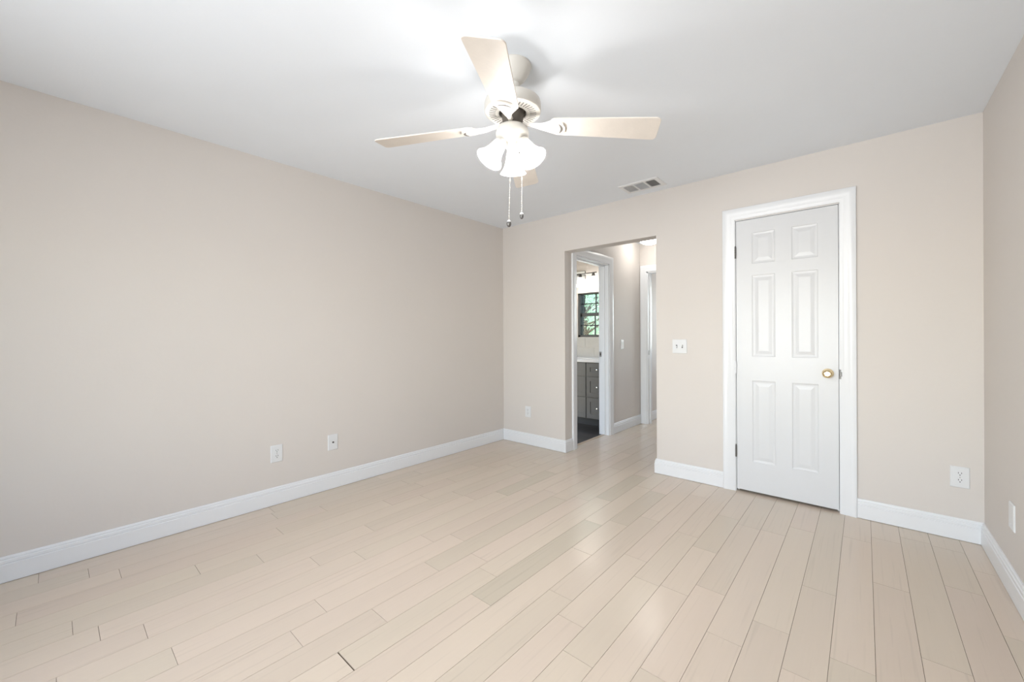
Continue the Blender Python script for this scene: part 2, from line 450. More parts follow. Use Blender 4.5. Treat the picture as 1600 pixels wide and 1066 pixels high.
baseboard('baseboard_right', (W, 0), (W, YR), (-1, 0), 1, 1, 'white baseboard along the right wall')
baseboard('baseboard_rear', (W, YR), (0, YR), (0, 1), 1, 1, 'white baseboard under the rear window')
baseboard('baseboard_hall_left', (OX0, BY1 + CW), (OX0, EY), (1, 0), 0, 1, 'white baseboard on the hall wall past the bathroom door')
baseboard('baseboard_far_left', (0.888, EY + T), (0.888, 3.6), (1, 0), 0, 1, 'white baseboard in the room beyond the hall')

# ---- door casings with jambs
CP = [(0, 0), (0, 0.009), (0.004, 0.0115), (0.018, 0.0115), (0.024, 0.0145), (0.046, 0.0145), (0.054, 0.018), (0.078, 0.0195), (0.084, 0.017), (0.086, 0.013), (0.086, 0)]
def casing_mb(mb, s0, s1, zt, fn, legs=(True, True)):
    rings = [[fn(s0 - o, 0, t) for o, t in CP], [fn(s0 - o, zt + o, t) for o, t in CP], [fn(s1 + o, zt + o, t) for o, t in CP], [fn(s1 + o, 0, t) for o, t in CP]]
    mb.loft(rings)
# closet door
fb = lambda s, z, t: Vector((s, -t, z))
mb = MB(); casing_mb(mb, DX0, DX1, DZ + 0.004, fb)
tr = struct(mb.obj('trim_1', M['trim'], smooth=True), 'white moulded casing around the closed six panel door', 'door casing')
j = MB(); j.box(DX0, 0.0, 0, DX0 + 0.0035, T, DZ); j.box(DX1 - 0.0035, 0.0, 0, DX1, T, DZ); j.box(DX0, 0.0, DZ - 0.0035, DX1, T, DZ)
j.box(DX0 + 0.0035, 0.042, 0, DX0 + 0.015, 0.075, DZ); j.box(DX1 - 0.015, 0.042, 0, DX1 - 0.0035, 0.075, DZ); j.box(DX0, 0.042, DZ - 0.015, DX1, 0.075, DZ - 0.0035)
j.obj('jamb', M['trim'], tr)
mb = MB(); mb.box(DX1 - 0.0045, -0.0125, 0.895, DX1 + 0.007, -0.002, 0.958); mb.box(DX1 - 0.003, -0.014, 0.912, DX1 + 0.011, -0.008, 0.942)
mb.obj('strike_plate', M['darksteel'], tr, bevel=0.002)['label'] = 'dark latch strike plate'

# six panel slab: front face gridded round moulded panels
sx0, sx1, sz0, sz1, yf = DX0 + 0.0065, DX1 - 0.0065, 0.018, DZ - 0.007, 0.003
pcols = [(sx0 + 0.105, sx0 + 0.252), (sx1 - 0.258 + 0.0, sx1 - 0.108)]
prows = [(0.240, 0.850), (1.030, 1.638), (1.725, 1.957)]
mb = MB()
xs = [sx0] + [c for p in pcols for c in p] + [sx1]
zs = [sz0] + [c for p in prows for c in p] + [sz1]
for i in range(len(xs) - 1):
    for k in range(len(zs) - 1):
        a, b, c, d = xs[i], xs[i + 1], zs[k], zs[k + 1]
        if i % 2 == 1 and k % 2 == 1:
            rings = []
            for ins, dep in ((0, 0), (0.004, 0.0030), (0.014, 0.0044), (0.020, 0.0044), (0.040, 0.0013), (0.044, 0.001)):
                rings.append([(a + ins, yf + dep, c + ins), (b - ins, yf + dep, c + ins), (b - ins, yf + dep, d - ins), (a + ins, yf + dep, d - ins)])
            n0 = len(rings)
            mb.loft(rings, True, False)
            mb.add(rings[-1], [(0, 1, 2, 3)])
        else:
            mb.add([(a, yf, c), (b, yf, c), (b, yf, d), (a, yf, d)], [(0, 1, 2, 3)])
mb.add([(sx0, yf, sz0), (sx1, yf, sz0), (sx1, yf, sz1), (sx0, yf, sz1), (sx0, yf + 0.035, sz0), (sx1, yf + 0.035, sz0), (sx1, yf + 0.035, sz1), (sx0, yf + 0.035, sz1)],
       [(4, 5, 6, 7), (0, 1, 5, 4), (1, 2, 6, 5), (2, 3, 7, 6), (3, 0, 4, 7)])
slab = MB(); slab.v, slab.f, slab.mi = mb.v, mb.f, mb.mi
dobj = slab.obj('door_1', M['door'])
bm = bmesh.new(); bm.from_mesh(dobj.data); bmesh.ops.remove_doubles(bm, verts=bm.verts, dist=1e-5); bmesh.ops.recalc_face_normals(bm, faces=bm.faces); bm.to_mesh(dobj.data); bm.free()
struct(dobj, 'closed white six panel closet door with a brass knob', 'door')
kx, kz = 2.968, 0.928
toY = Matrix.Translation((kx, yf, kz)) @ Matrix.Rotation(math.radians(90), 4, 'X')     # local +z -> -y
kn = MB().lathe([(0.0, -0.001), (0.031, -0.001), (0.0325, 0.003), (0.030, 0.007), (0.020, 0.010), (0.0, 0.010)], toY).obj('knob_rosette', M['brass'], dobj, smooth=True)
kn['label'] = 'brass rosette'
k2 = MB().lathe([(0.0, 0.009), (0.0115, 0.009), (0.0105, 0.026), (0.0135, 0.031), (0.023, 0.036), (0.0285, 0.045), (0.0285, 0.052), (0.024, 0.060), (0.0165, 0.0635), (0.0150, 0.0620), (0.0, 0.0620)], toY).obj('door_knob', M['brass'], dobj, smooth=True)
k2['label'] = 'polished brass knob'
for i, hz in enumerate((1.82, 0.942, 0.306)):
    hm = MB()
    for q in range(5):
        z0 = hz - 0.044 + q * 0.0178
        hm.lathe([(0.0, 0), (0.0055, 0), (0.006, 0.002), (0.006, 0.0155), (0.0055, 0.017), (0.0, 0.017)], Matrix.Translation((DX0 + 0.003, -0.0075, z0)), 12)
    hm.lathe([(0, 0), (0.0042, 0), (0.005, 0.003), (0.003, 0.006), (0, 0.007)], Matrix.Translation((DX0 + 0.003, -0.0075, hz + 0.045)), 12)
    hm.box(DX0 + 0.0035, -0.0075, hz - 0.044, DX0 + 0.0062, 0.003, hz + 0.044)
    ho = hm.obj('hinge', M['trim'] if i == 1 else M['darksteel'], dobj, smooth=True)
    ho['label'] = 'hinge painted white' if i == 1 else 'dark steel hinge'

# bathroom doorway
fx = lambda s, z, t: Vector((OX0 + t, s, z))
mb = MB(); casing_mb(mb, BY0, BY1, BZ, fx)
tb = struct(mb.obj('trim_2', M['trim'], smooth=True), 'white moulded casing around the bathroom doorway in the hall', 'door casing')
j = MB(); xo = OX0 - T
j.box(xo, BY0, 0, OX0, BY0 + 0.016, BZ); j.box(xo, BY1 - 0.016, 0, OX0, BY1, BZ); j.box(xo, BY0, BZ - 0.016, OX0, BY1, BZ)
j.box(xo + 0.045, BY0 + 0.016, 0, xo + 0.08, BY0 + 0.027, BZ - 0.016); j.box(xo + 0.045, BY1 - 0.027, 0, xo + 0.08, BY1 - 0.016, BZ - 0.016)
j.box(xo + 0.045, BY0 + 0.016, BZ - 0.027, xo + 0.08, BY1 - 0.016, BZ - 0.016)
j.obj('jamb', M['trim'], tb)
mb = MB(); mb.box(xo + 0.006, BY1 - 0.018, 0.94, xo + 0.034, BY1 - 0.0155, 1.0); mb.obj('strike_plate', M['steel'], tb)['label'] = 'small steel strike plate'
mb = MB(); mb.box(xo + 0.013, BY1 - 0.0185, 0.957, xo + 0.026, BY1 - 0.0175, 0.983); mb.obj('latch_hole', M['slot'], tb)['label'] = 'dark latch hole'
# casing on the bathroom side
mb = MB(); casing_mb(mb, BY0, BY1, BZ, lambda s, z, t: Vector((xo - t, s, z)))
struct(mb.obj('trim_3', M['trim'], smooth=True), 'white casing on the inner side of the bathroom doorway', 'door casing')
# doorway in the end wall
fe = lambda s, z, t: Vector((s, EY - t, z))
mb = MB(); casing_mb(mb, EX0, EX1, EZ, fe)
te = struct(mb.obj('trim_4', M['trim'], smooth=True), 'white casing around the doorway at the end of the hall', 'door casing')
j = MB(); j.box(EX0, EY, 0, EX0 + 0.016, EY + T, EZ); j.box(EX1 - 0.016, EY, 0, EX1, EY + T, EZ); j.box(EX0, EY, EZ - 0.016, EX1, EY + T, EZ)
j.box(EX0 + 0.016, EY + 0.05, 0, EX0 + 0.027, EY + 0.083, EZ - 0.016)
j.obj('jamb', M['trim'], te)
MB().box(EX0 + 0.0155, EY + 0.008, 0.935, EX0 + 0.018, EY + 0.038, 0.995).obj('strike_plate', M['steel'], te)['label'] = 'small steel strike plate'

# ---- windows
def sash_window(name, x0, x1, z0, z1, ya, yb, fmat, cols, rows_per_sash, label, fr=0.036, tf=None):
    """double hung window in a y-wall; ya = inner face, yb = outer face"""
    w = struct(MB(tf).box(x0, ya, z0, x0 + fr, yb, z1).box(x1 - fr, ya, z0, x1, yb, z1).box(x0, ya, z1 - 0.018, x1, yb, z1).box(x0, ya, z0, x1, yb, z0 + 0.03).obj(name, fmat), label, 'window')
    zm = (z0 + z1) / 2 + 0.008; ym = (ya + yb) / 2
    for (a, b, y0, y1, nm) in ((zm - 0.024, z1 - 0.016, ym, ym + 0.03, 'upper_sash'), (z0 + 0.028, zm + 0.024, ym - 0.03, ym, 'lower_sash')):
        s = MB(tf)
        i0, i1 = x0 + fr - 0.002, x1 - fr + 0.002
        s.box(i0, y0, a, i0 + 0.004, y1, b); s.box(i1 - 0.004, y0, a, i1, y1, b); s.box(i0, y0, b - (0.006 if nm[0] == 'u' else 0.05), i1, y1, b); s.box(i0, y0, a, i1, y1, a + (0.05 if nm[0] == 'u' else 0.008))
        so = s.obj(nm, fmat, w)
        g = MB(tf); lo, hi = (a + 0.05, b - 0.006) if nm[0] == 'u' else (a + 0.008, b - 0.05)
        for c in range(1, cols):
            xc = i0 + (i1 - i0) * c / cols; g.box(xc - 0.008, y0 + 0.006, lo, xc + 0.008, y1 - 0.006, hi)
        for r in range(1, rows_per_sash):
            zc = lo + (hi - lo) * r / rows_per_sash; g.box(i0, y0 + 0.006, zc - 0.007, i1, y1 - 0.006, zc + 0.007)
        g.obj('muntin', fmat, so)
        MB(tf).box(i0 + 0.003, (y0 + y1) / 2 - 0.002, a + 0.006, i1 - 0.003, (y0 + y1) / 2 + 0.002, b - 0.005).obj('pane', M['glass'], so)
    return w
sash_window('window_1', WX0, WX1, WZ0, WZ1, YB + 0.01, YB + 0.13, M['winblack'], 3, 2, 'black framed grid window above the bathroom vanity')
sash_window('window_2', RW[0], RW[2], RW[1], RW[3], YR - T, YR - 0.02, M['winwhite'], 2, 1, 'wide white framed window in the wall behind the viewer', 0.05)
sash_window('added_window_3', FWIN[0], FWIN[2], FWIN[1], FWIN[3], 3.62, 3.6 + T, M['winwhite'], 2, 1, 'unseen white framed window added to light the room beyond the hall', 0.05)  # out of view, added with its area light to brighten the far room

# ---------------------------------------------------------------- ceiling fan
FC = Vector((1.9308, -2.0394, H))
fan = thing('ceiling_fan', FC, 'cream four blade ceiling fan with three lit bell shades', 'ceiling fan')
nrm = Vector((0.0312, -0.0093, 1)).normalized()
q = Vector((0, 0, 1)).rotation_difference(nrm)
TILT = Matrix.Translation(FC) @ q.to_matrix().to_4x4() @ Matrix.Translation((0, 0, -H))   # local: x, y about the axis, z = height
MB(Matrix.Translation((FC.x, FC.y, 0))).lathe([(0, H), (0.083, H), (0.0845, H - 0.004), (0.083, H - 0.010), (0.077, H - 0.024), (0.067, H - 0.042), (0.054, H - 0.060), (0.040, H - 0.073), (0.030, H - 0.079), (0, H - 0.079)]).obj('canopy', M['fan'], fan, smooth=True)
dr = MB(TILT); dr.lathe([(0, 2.375), (0.022, 2.375), (0.029, 2.366), (0.030, 2.352), (0.022, 2.340), (0.016, 2.336), (0.016, 2.27), (0, 2.27)])
dr.obj('downrod', M['fan'], fan, smooth=True)
PZ = 2.222
mh = MB(TILT); mh.lathe([(0.064, PZ + 0.03), (0.064, PZ + 0.002), (0.068, PZ), (0.120, PZ), (0.1285, PZ + 0.004), (0.1315, PZ + 0.012), (0.1315, PZ + 0.042), (0.128, PZ + 0.054), (0.112, PZ + 0.065), (0.075, PZ + 0.073), (0.035, PZ + 0.078), (0.020, PZ + 0.082), (0, PZ + 0.082)], seg=64, caps=False)
housing = mh.obj('motor_housing', M['fan'], fan, smooth=True)
vs = MB(TILT)
for i in range(40):
    a = 2 * math.pi * (i + 0.5) / 40
    u = Vector((math.cos(a), math.sin(a), 0)); v = Vector((-u.y, u.x, 0))
    pts = []
    for r, hw in ((0.080, 0.0016), (0.110, 0.0019)):
        pts += [u * r - v * hw, u * r + v * hw]
    vs.loft([[Vector((p.x, p.y, PZ - 0.0004)) for p in (pts[0], pts[2], pts[3], pts[1])], [Vector((p.x, p.y, PZ + 0.002)) for p in (pts[0], pts[2], pts[3], pts[1])]])
vs.obj('vent_slots', M['slot'], housing)['label'] = 'dark radial vent slots'
mw = MB(TILT); mw.lathe([(0, PZ + 0.026), (0.064, PZ + 0.026), (0.064, PZ + 0.02), (0.05, PZ + 0.012), (0.05, PZ - 0.02), (0.044, PZ - 0.045), (0.044, PZ - 0.062), (0, PZ - 0.062)])
mw.obj('flywheel', M['fandark'], housing, smooth=True)['label'] = 'dark motor flywheel'

PH = -0.9957
RT = 0.655
PITCH, ZR, ZT = math.radians(11), 2.155, 2.118
def blade_pt(k, r, s, dz):
    """r along the blade, s across it, dz above its mid plane"""
    a = PH + k * math.pi / 2
    u = Vector((math.cos(a), math.sin(a), 0)); v = Vector((-u.y, u.x, 0))
    z = ZR + (ZT - ZR) * (r - 0.19) / (RT - 0.19)
    return u * r + v * (s * math.cos(PITCH) + dz * math.sin(PITCH)) + Vector((0, 0, z - s * math.sin(PITCH) + dz * math.cos(PITCH)))
def blade_outline():
    r0, r1, w0, w1, c = 0.175, RT, 0.056, 0.073, 0.022
    o = []
    for cx, cy, a0, rr in ((r1 - c, w1 - c, 90, c), (r1 - c, -(w1 - c), 0, c), ):
        pass
    for i in range(7):
        a = math.radians(-90 + 15 * i); o.append((r1 - c + c * math.cos(a), -(w1 - c) + c * math.sin(a)))
    for i in range(7):
        a = math.radians(15 * i); o.append((r1 - c + c * math.cos(a), (w1 - c) + c * math.sin(a)))
    for i in range(9):
        a = math.radians(90 + 22.5 * i); o.append((r0 + 0.03 + 0.03 * math.cos(a), w0 * 0.62 * math.sin(a) + (w0 * 0.38 if i < 4 else (-w0 * 0.38 if i > 4 else 0))))
    return o
BO = blade_outline()
IRON_IN = [(0.052, 0.011), (0.075, 0.010), (0.10, 0.012), (0.13, 0.018), (0.155, 0.030), (0.18, 0.044), (0.205, 0.050), (0.222, 0.047), (0.236, 0.036), (0.243, 0.018)]
for k in range(4):
    bmb = MB(TILT)
    bmb.prism(BO, lambda r, s, t: blade_pt(k, r, s, (-0.003, 0.003)[t]))
    # subdivide-free thin board
    bo = bmb.obj('blade', M['blade'], fan, bevel=0.0012, segs=1)
    # iron: narrow neck at the hub spreading to a rounded spade screwed under the blade
    im = MB(TILT)
    def ipt(r, s, dz):
        p = blade_pt(k, r, s, -0.0035 + dz)
        if r < 0.165:
            t = (0.165 - r) / (0.165 - 0.052); t = t * t * (3 - 2 * t)
            z2 = 2.176 + dz
            p = Vector((p.x, p.y, p.z * (1 - t) + z2 * t))
        return p
    secs = []
    for r, hw in IRON_IN:
        th = 0.008 if r > 0.14 else 0.012
        secs.append([ipt(r, -hw, 0), ipt(r, -hw * 0.7, -th), ipt(r, hw * 0.7, -th), ipt(r, hw, 0)])
    im.loft(secs)
    io = im.obj('blade_iron', M['fan'], bo, smooth=True)
    # crescent cut-out near the rounded end
    cr = MB(TILT); ro, ri = [], []
    for i in range(9):
        t = -1 + 2 * i / 8
        s = 0.030 * t
        rr = 0.228 - 0.012 * t * t
        wd = 0.0055 * math.sqrt(max(0.06, 1 - t * t))
        ro.append((rr + wd, s)); ri.append((rr - wd, s))
    ol = ro + ri[::-1]
    cr.prism(ol, lambda r, s, t: blade_pt(k, r, s, (-0.0125, -0.0105)[t]))
    M.setdefault('crescent', mat('blade_iron_recess', (0.10, 0.09, 0.08, 1), 0.6))
    cr.obj('iron_slot', M['crescent'], bo)['label'] = 'grey crescent slot'

lk = MB(TILT)
lk.lathe([(0, 2.166), (0.050, 2.166), (0.064, 2.160), (0.0735, 2.148), (0.0765, 2.132), (0.0755, 2.114), (0.067, 2.098), (0.052, 2.088), (0.036, 2.082), (0.030, 2.066), (0.020, 2.056), (0.0, 2.054)])
kit = lk.obj('light_kit', M['fan'], fan, smooth=True)
fwd = math.atan2(_F.y, _F.x)
def shade_frame(az):
    a = fwd + math.radians(az); u = Vector((math.cos(a), math.sin(a), 0))
    tilt = math.radians(33)
    ax = (u * math.sin(tilt) - Vector((0, 0, 1)) * math.cos(tilt)).normalized()
    org = u * 0.060 + Vector((0, 0, 2.076))
    return org, ax, u
SH = [(0.024, 0.0), (0.0285, 0.004), (0.0315, 0.016), (0.034, 0.034), (0.038, 0.055), (0.0435, 0.073), (0.0505, 0.088), (0.058, 0.099), (0.0645, 0.107), (0.0655, 0.110), (0.0635, 0.1105)]
for az in (115, -3, -123):
    org, ax, u = shade_frame(az)
    rot = Vector((0, 0, 1)).rotation_difference(ax).to_matrix().to_4x4() @ Matrix.Diagonal((0.98, 0.98, 0.92, 1))
    F4 = Matrix.Translation(org) @ rot
    am = MB(TILT)
    am.tube([u * 0.03 + Vector((0, 0, 2.105)), u * 0.047 + Vector((0, 0, 2.096)), org - ax * 0.004], [0.013, 0.014, 0.018], 14)
    am.lathe([(0, -0.012), (0.026, -0.012), (0.029, -0.006), (0.029, 0.010), (0.0275, 0.012), (0, 0.012)], F4, 28)
    arm = am.obj('lamp_holder', M['fan'], kit, smooth=True)
    sm = MB(TILT)
    outer = SH; inner = [(r - 0.0025, max(z, 0.004)) for r, z in reversed(SH)]
    sm.lathe(outer + inner, F4, 36, caps=False)
    so = sm.obj('lamp_shade', M['shade'], fan, smooth=True); so['label'] = 'lit frosted bell shade'
    bb = MB(TILT); bb.lathe([(0.012, 0.012), (0.013, 0.028), (0.018, 0.042), (0.0245, 0.056), (0.0255, 0.066), (0.021, 0.078), (0.012, 0.085), (0.0, 0.087)], F4, 20)
    bb.obj('bulb', M['bulb'], so, smooth=True)
# pull chains
def chain(name, top, bottom, label, r=0.0105):
    t, b = Vector(top), Vector(bottom)
    c = MB(); n = int((t - b).length / 0.011)
    c.tube([t, b], 0.0009, 6)
    for i in range(n):
        p = t.lerp(b, (i + 0.5) / n)
        c.lathe([(0, -0.0026), (0.0018, -0.0018), (0.0026, 0), (0.0018, 0.0018), (0, 0.0026)], Matrix.Translation(p), 8)
    mid = t.lerp(b, 0.5)
    c.lathe([(0, -0.007), (0.003, -0.006), (0.0034, 0), (0.003, 0.006), (0, 0.007)], Matrix.Translation(mid), 10)
    co = c.obj(name, M['fan'], fan, smooth=True)
    MB().lathe([(0, 0.010), (0.0035, 0.009), (0.0075, 0.004), (0.0085, 0.0), (0, 0.0)], Matrix.Translation(b), 16).obj('pull_cap', M['plate'], co, smooth=True)
    MB().lathe([(0, 0.0), (r * 0.85, 0.0), (r, -0.006), (r * 0.98, -0.011), (r * 0.75, -0.018), (r * 0.4, -0.022), (0, -0.023)], Matrix.Translation(b), 18).obj('pull_knob', M['darksteel'], co, smooth=True)['label'] = 'dark round pull'
chain('pull_chain', (1.9626, -2.0939, 2.0737), (1.9543, -2.1011, 1.6999), 'long pull chain')
chain('pull_chain', (1.9243, -1.9706, 2.107), (1.9223, -1.9723, 1.7701), 'short pull chain', 0.009)

# ---------------------------------------------------------------- ceiling vent
vx0, vx1, vy0, vy1 = 1.600, 1.932, -0.322, -0.108
vt = thing('ceiling_vent', ((vx0 + vx1) / 2, (vy0 + vy1) / 2, H), 'white three section air vent on the ceiling above the hall opening', 'vent')
b = 0.032; zf = H - 0.007
def frame_rings(x0, x1, y0, y1):
    return lambda ins, z: [Vector((x0 + ins, y0 + ins, z)), Vector((x1 - ins, y0 + ins, z)), Vector((x1 - ins, y1 - ins, z)), Vector((x0 + ins, y1 - ins, z))]
fr_ = frame_rings(vx0, vx1, vy0, vy1)
MB().loft([fr_(0, H), fr_(0, H - 0.003), fr_(0.006, zf), fr_(b, zf), fr_(b, H)], True, False).obj('frame', M['vent'], vt)
MB().box(vx0 + b, vy0 + b, H - 0.0012, vx1 - b, vy1 - b, H).obj('duct_opening', mat('duct_grey', (0.13, 0.13, 0.13, 1), 0.7), vt)['label'] = 'dark duct opening'
bw = (vx1 - vx0 - 2 * b - 2 * 0.012) / 3
for i in (1, 2):
    xa = vx0 + b + i * bw + (i - 1) * 0.012
    MB().box(xa, vy0 + b, zf, xa + 0.012, vy1 - b, H).obj('divider', M['vent'], vt)
for i in range(3):
    xa = vx0 + b + i * (bw + 0.012); xb = xa + bw
    lv = MB(); ya, yb2 = vy0 + b, vy1 - b
    if i == 1:
        n = 11
        for s in range(n):
            yc = ya + (yb2 - ya) * (s + 0.5) / n
            lv.loft([[Vector((x, yc - 0.0022, zf)), Vector((x, yc - 0.0014, zf)), Vector((x, yc + 0.0014, H - 0.001)), Vector((x, yc + 0.0006, H - 0.001))] for x in (xa, xb)])
    else:
        n = 6; sg = 0.3 if i == 0 else -1
        for s in range(n):
            xc = xa + bw * (s + 0.5) / n
            lv.loft([[Vector((xc - sg * 0.005, yy, zf)), Vector((xc - sg * 0.0042, yy, zf)), Vector((xc + sg * 0.0042, yy, H - 0.001)), Vector((xc + sg * 0.0034, yy, H - 0.001))] for yy in (ya, yb2)])
    lv.obj('louvers', M['vent'], vt)

# ---------------------------------------------------------------- wall plates (built at origin facing -y)
def plate_mb(w, h, t=0.006):
    mb = MB()
    r = lambda ins, y: [Vector((-w / 2 + ins, y, -h / 2 + ins)), Vector((w / 2 - ins, y, -h / 2 + ins)), Vector((w / 2 - ins, y, h / 2 - ins)), Vector((-w / 2 + ins, y, h / 2 - ins))]
    mb.loft([r(0, 0), r(0, -t * 0.4), r(0.004, -t)])
    return mb
toMY = Matrix.Rotation(math.radians(90), 4, 'X')
def make_outlet(label):
    t = thing('wall_outlet', (0, 0, 0), label, 'outlet', 'duplex outlets on the walls')
    plate_mb(0.078, 0.121).obj('cover_plate', M['plate'], t)
    for s in (-1, 1):
        rc = MB()
        out = []
        for i in range(24):
            a = 2 * math.pi * i / 24
            x, z = 0.0172 * math.cos(a), 0.0172 * math.sin(a)
            out.append((x, max(-0.0142, min(0.0142, z))))
        rc.prism(out, lambda x, z, k: Vector((x, (-0.005, -0.0075)[k], z + s * 0.0198)))
        ro = rc.obj('receptacle', M['plate'], t)
        sl = MB()
        for xx in (-0.0064, 0.0064):
            sl.box(xx - 0.0012, -0.0082, s * 0.0198 + 0.001, xx + 0.0012, -0.0074, s * 0.0198 + 0.0095)
        sl.lathe([(0, 0.0074), (0.0028, 0.0074), (0.0028, 0.0082), (0, 0.0082)], Matrix.Translation((0, 0, s * 0.0198 - 0.0065)) @ toMY, 10)
        sl.obj('socket_slots', M['slotgrey'], ro)['label'] = 'dark plug slots'
    MB().lathe([(0, 0.005), (0.0028, 0.005), (0.0024, 0.0068), (0, 0.007)], toMY, 10).obj('screw', M['chrome'], t, smooth=True)
    return t
o1 = make_outlet('white duplex outlet low on the back wall near the right corner')
o1.location = (3.568, 0, 0.362)
copy_thing(o1, (0.366, 0, 0.36), 0, 'small white duplex outlet on the back wall beside the hall opening')
copy_thing(o1, (0, -2.40, 0.36), math.radians(90), 'white duplex outlet on the left wall, nearer the viewer than the cable plate')
jp = thing('cable_jack_plate', (0, -1.997, 0.361), 'white wall plate with one round cable jack on the left wall', 'wall plate', rotz=0)
plate_mb(0.078, 0.121).obj('cover_plate', M['plate'], jp)
jk = MB(); jk.lathe([(0, 0.005), (0.0075, 0.005), (0.0075, 0.008), (0.0048, 0.008), (0.0048, 0.014), (0, 0.014)], toMY, 16)
jk.obj('cable_jack', M['darksteel'], jp, smooth=True)['label'] = 'dark threaded cable jack'
for s in (-1, 1):
    MB().lathe([(0, 0.005), (0.0028, 0.005), (0.0024, 0.0068), (0, 0.007)], Matrix.Translation((0, 0, s * 0.042)) @ toMY, 10).obj('screw', M['plate'], jp, smooth=True)
for ch in [c for c in bpy.data.objects if c.parent == jp]:      # built about the origin: shift mesh back to local space
    ch.data.transform(Matrix.Translation(Vector(jp.location)))
jp.rotation_euler = (0, 0, math.radians(90))
rp = thing('blank_wall_plate', (0, 0, 0), 'white wall plate low on the right wall beside the corner', 'wall plate')
plate_mb(0.082, 0.121).obj('cover_plate', M['plate'], rp)
mb = MB(); mb.lathe([(0, 0.005), (0.006, 0.005), (0.005, 0.008), (0, 0.009)], Matrix.Translation((0, 0, -0.036)) @ toMY, 12)
mb.obj('screw_cap', M['plate'], rp, smooth=True)
rp.location = (W, -0.577, 0.356); rp.rotation_euler = (0, 0, math.radians(-90))
sw = thing('double_light_switch', (0, 0, 0), 'white two toggle light switch between the hall opening and the closet door', 'light switch')
plate_mb(0.117, 0.117).obj('cover_plate', M['plate'], sw)
for s, up in ((-1, -1), (1, 1)):
    MB().box(s * 0.023 - 0.0055, -0.0068, -0.0125, s * 0.023 + 0.0055, -0.0058, 0.0125).obj('toggle_slot', M['slotgrey'], sw)['label'] = 'grey toggle slot'
    tg = MB(); x = s * 0.023
    tg.loft([[Vector((x - 0.0042, -0.006, -0.006)), Vector((x + 0.0042, -0.006, -0.006)), Vector((x + 0.0042, -0.006, 0.006)), Vector((x - 0.0042, -0.006, 0.006))],
             [Vector((x - 0.0034, -0.017, up * 0.008 - 0.0035)), Vector((x + 0.0034, -0.017, up * 0.008 - 0.0035)), Vector((x + 0.0034, -0.017, up * 0.008 + 0.0035)), Vector((x - 0.0034, -0.017, up * 0.008 + 0.0035))]])
    tg.obj('toggle', M['plate'], sw)
sw.location = (1.993, 0, 1.099)
hs = thing('rocker_light_switch', (0, 0, 0), 'white rocker light switch on the hall wall past the bathroom door', 'light switch')
plate_mb(0.076, 0.121).obj('cover_plate', M['plate'], hs)
rk = MB(); rk.loft([[Vector((-0.0165, -0.005, -0.033)), Vector((0.0165, -0.005, -0.033)), Vector((0.0165, -0.005, 0.033)), Vector((-0.0165, -0.005, 0.033))],
                    [Vector((-0.0160, -0.0072, -0.0325)), Vector((0.0160, -0.0072, -0.0325)), Vector((0.0160, -0.0115, 0.0325)), Vector((-0.0160, -0.0115, 0.0325))]])
rk.obj('rocker', M['plate'], hs)
hs.location = (OX0, 1.29, 1.083); hs.rotation_euler = (0, 0, math.radians(90))

# ---------------------------------------------------------------- hall ceiling light
hl = thing('hall_ceiling_light', (1.145, 1.47, H), 'lit white dome light on the hall ceiling', 'ceiling light')
at = Matrix.Translation((1.145, 1.47, H))
MB().lathe([(0, 0), (0.128, 0), (0.132, -0.006), (0.130, -0.022), (0.124, -0.026), (0, -0.026)], at, 48).obj('base_ring', M['plate'], hl, smooth=True)
MB().lathe([(0.123, -0.024), (0.124, -0.045), (0.116, -0.070), (0.094, -0.089), (0.062, -0.101), (0.03, -0.106), (0.0, -0.107)], at, 48).obj('dome_shade', M['halllamp'], hl, smooth=True)

# ---------------------------------------------------------------- bathroom vanity
VY, VT = 1.222, 0.845                    # cabinet front, cabinet top
van = thing('vanity_cabinet', (0.0, 1.5, 0), 'dark grey shaker vanity cabinet seen through the bathroom doorway', 'cabinet')
vx_r = OX0 - T - 0.003
vx_l = -0.72
MB().box(vx_l, VY + 0.02, 0.10, vx_r, YB - 0.003, VT).obj('carcass', M['cabinet'], van)
MB().box(vx_l + 0.01, VY + 0.085, 0.0, vx_r, YB - 0.01, 0.10).obj('toe_kick', M['toekick'], van)
def shaker(x0, x1, z0, z1, name, knob):
    st = 0.055; d = 0.007; y0, y1 = VY, VY + 0.019
    mb = MB()
    rings = [[Vector((x0 + i, y, z0 + i)), Vector((x1 - i, y, z0 + i)), Vector((x1 - i, y, z1 - i)), Vector((x0 + i, y, z1 - i))] for i, y in ((0, y1), (0, y0), (st, y0), (st + 0.001, y0 + d))]
    mb.loft(rings)
    o = mb.obj(name, M['cabinet'], van)
    kxx, kzz = knob
    k = MB().lathe([(0, 0), (0.006, 0), (0.005, 0.012), (0.011, 0.017), (0.0135, 0.023), (0.011, 0.028), (0, 0.030)], Matrix.Translation((kxx, VY, kzz)) @ toMY, 18).obj('knob', M['chrome'], o, smooth=True)
    k['label'] = 'round nickel knob'
rows = ((0.108, 0.378), (0.389, 0.652), (0.663, 0.835))
for x0, x1 in ((0.374, vx_r - 0.004), (0.012, 0.362)):
    for z0, z1 in rows:
        shaker(x0, x1, z0, z1, 'drawer', ((x0 + x1) / 2, (z0 + z1) / 2))
shaker(-0.352, -0.002, 0.108, 0.835, 'door', (-0.05, 0.70)); shaker(-0.712, -0.364, 0.108, 0.835, 'door', (-0.41, 0.70))
ct = MB().box(vx_l - 0.01, VY - 0.022, VT, vx_r, YB - 0.002, VT + 0.036).obj('vanity_countertop', M['quartz'], bevel=0.003)
tag(ct, 'white stone countertop on the dark grey vanity', 'countertop')
bs = MB()
bx = vx_l
row = 0
zz = VT + 0.036
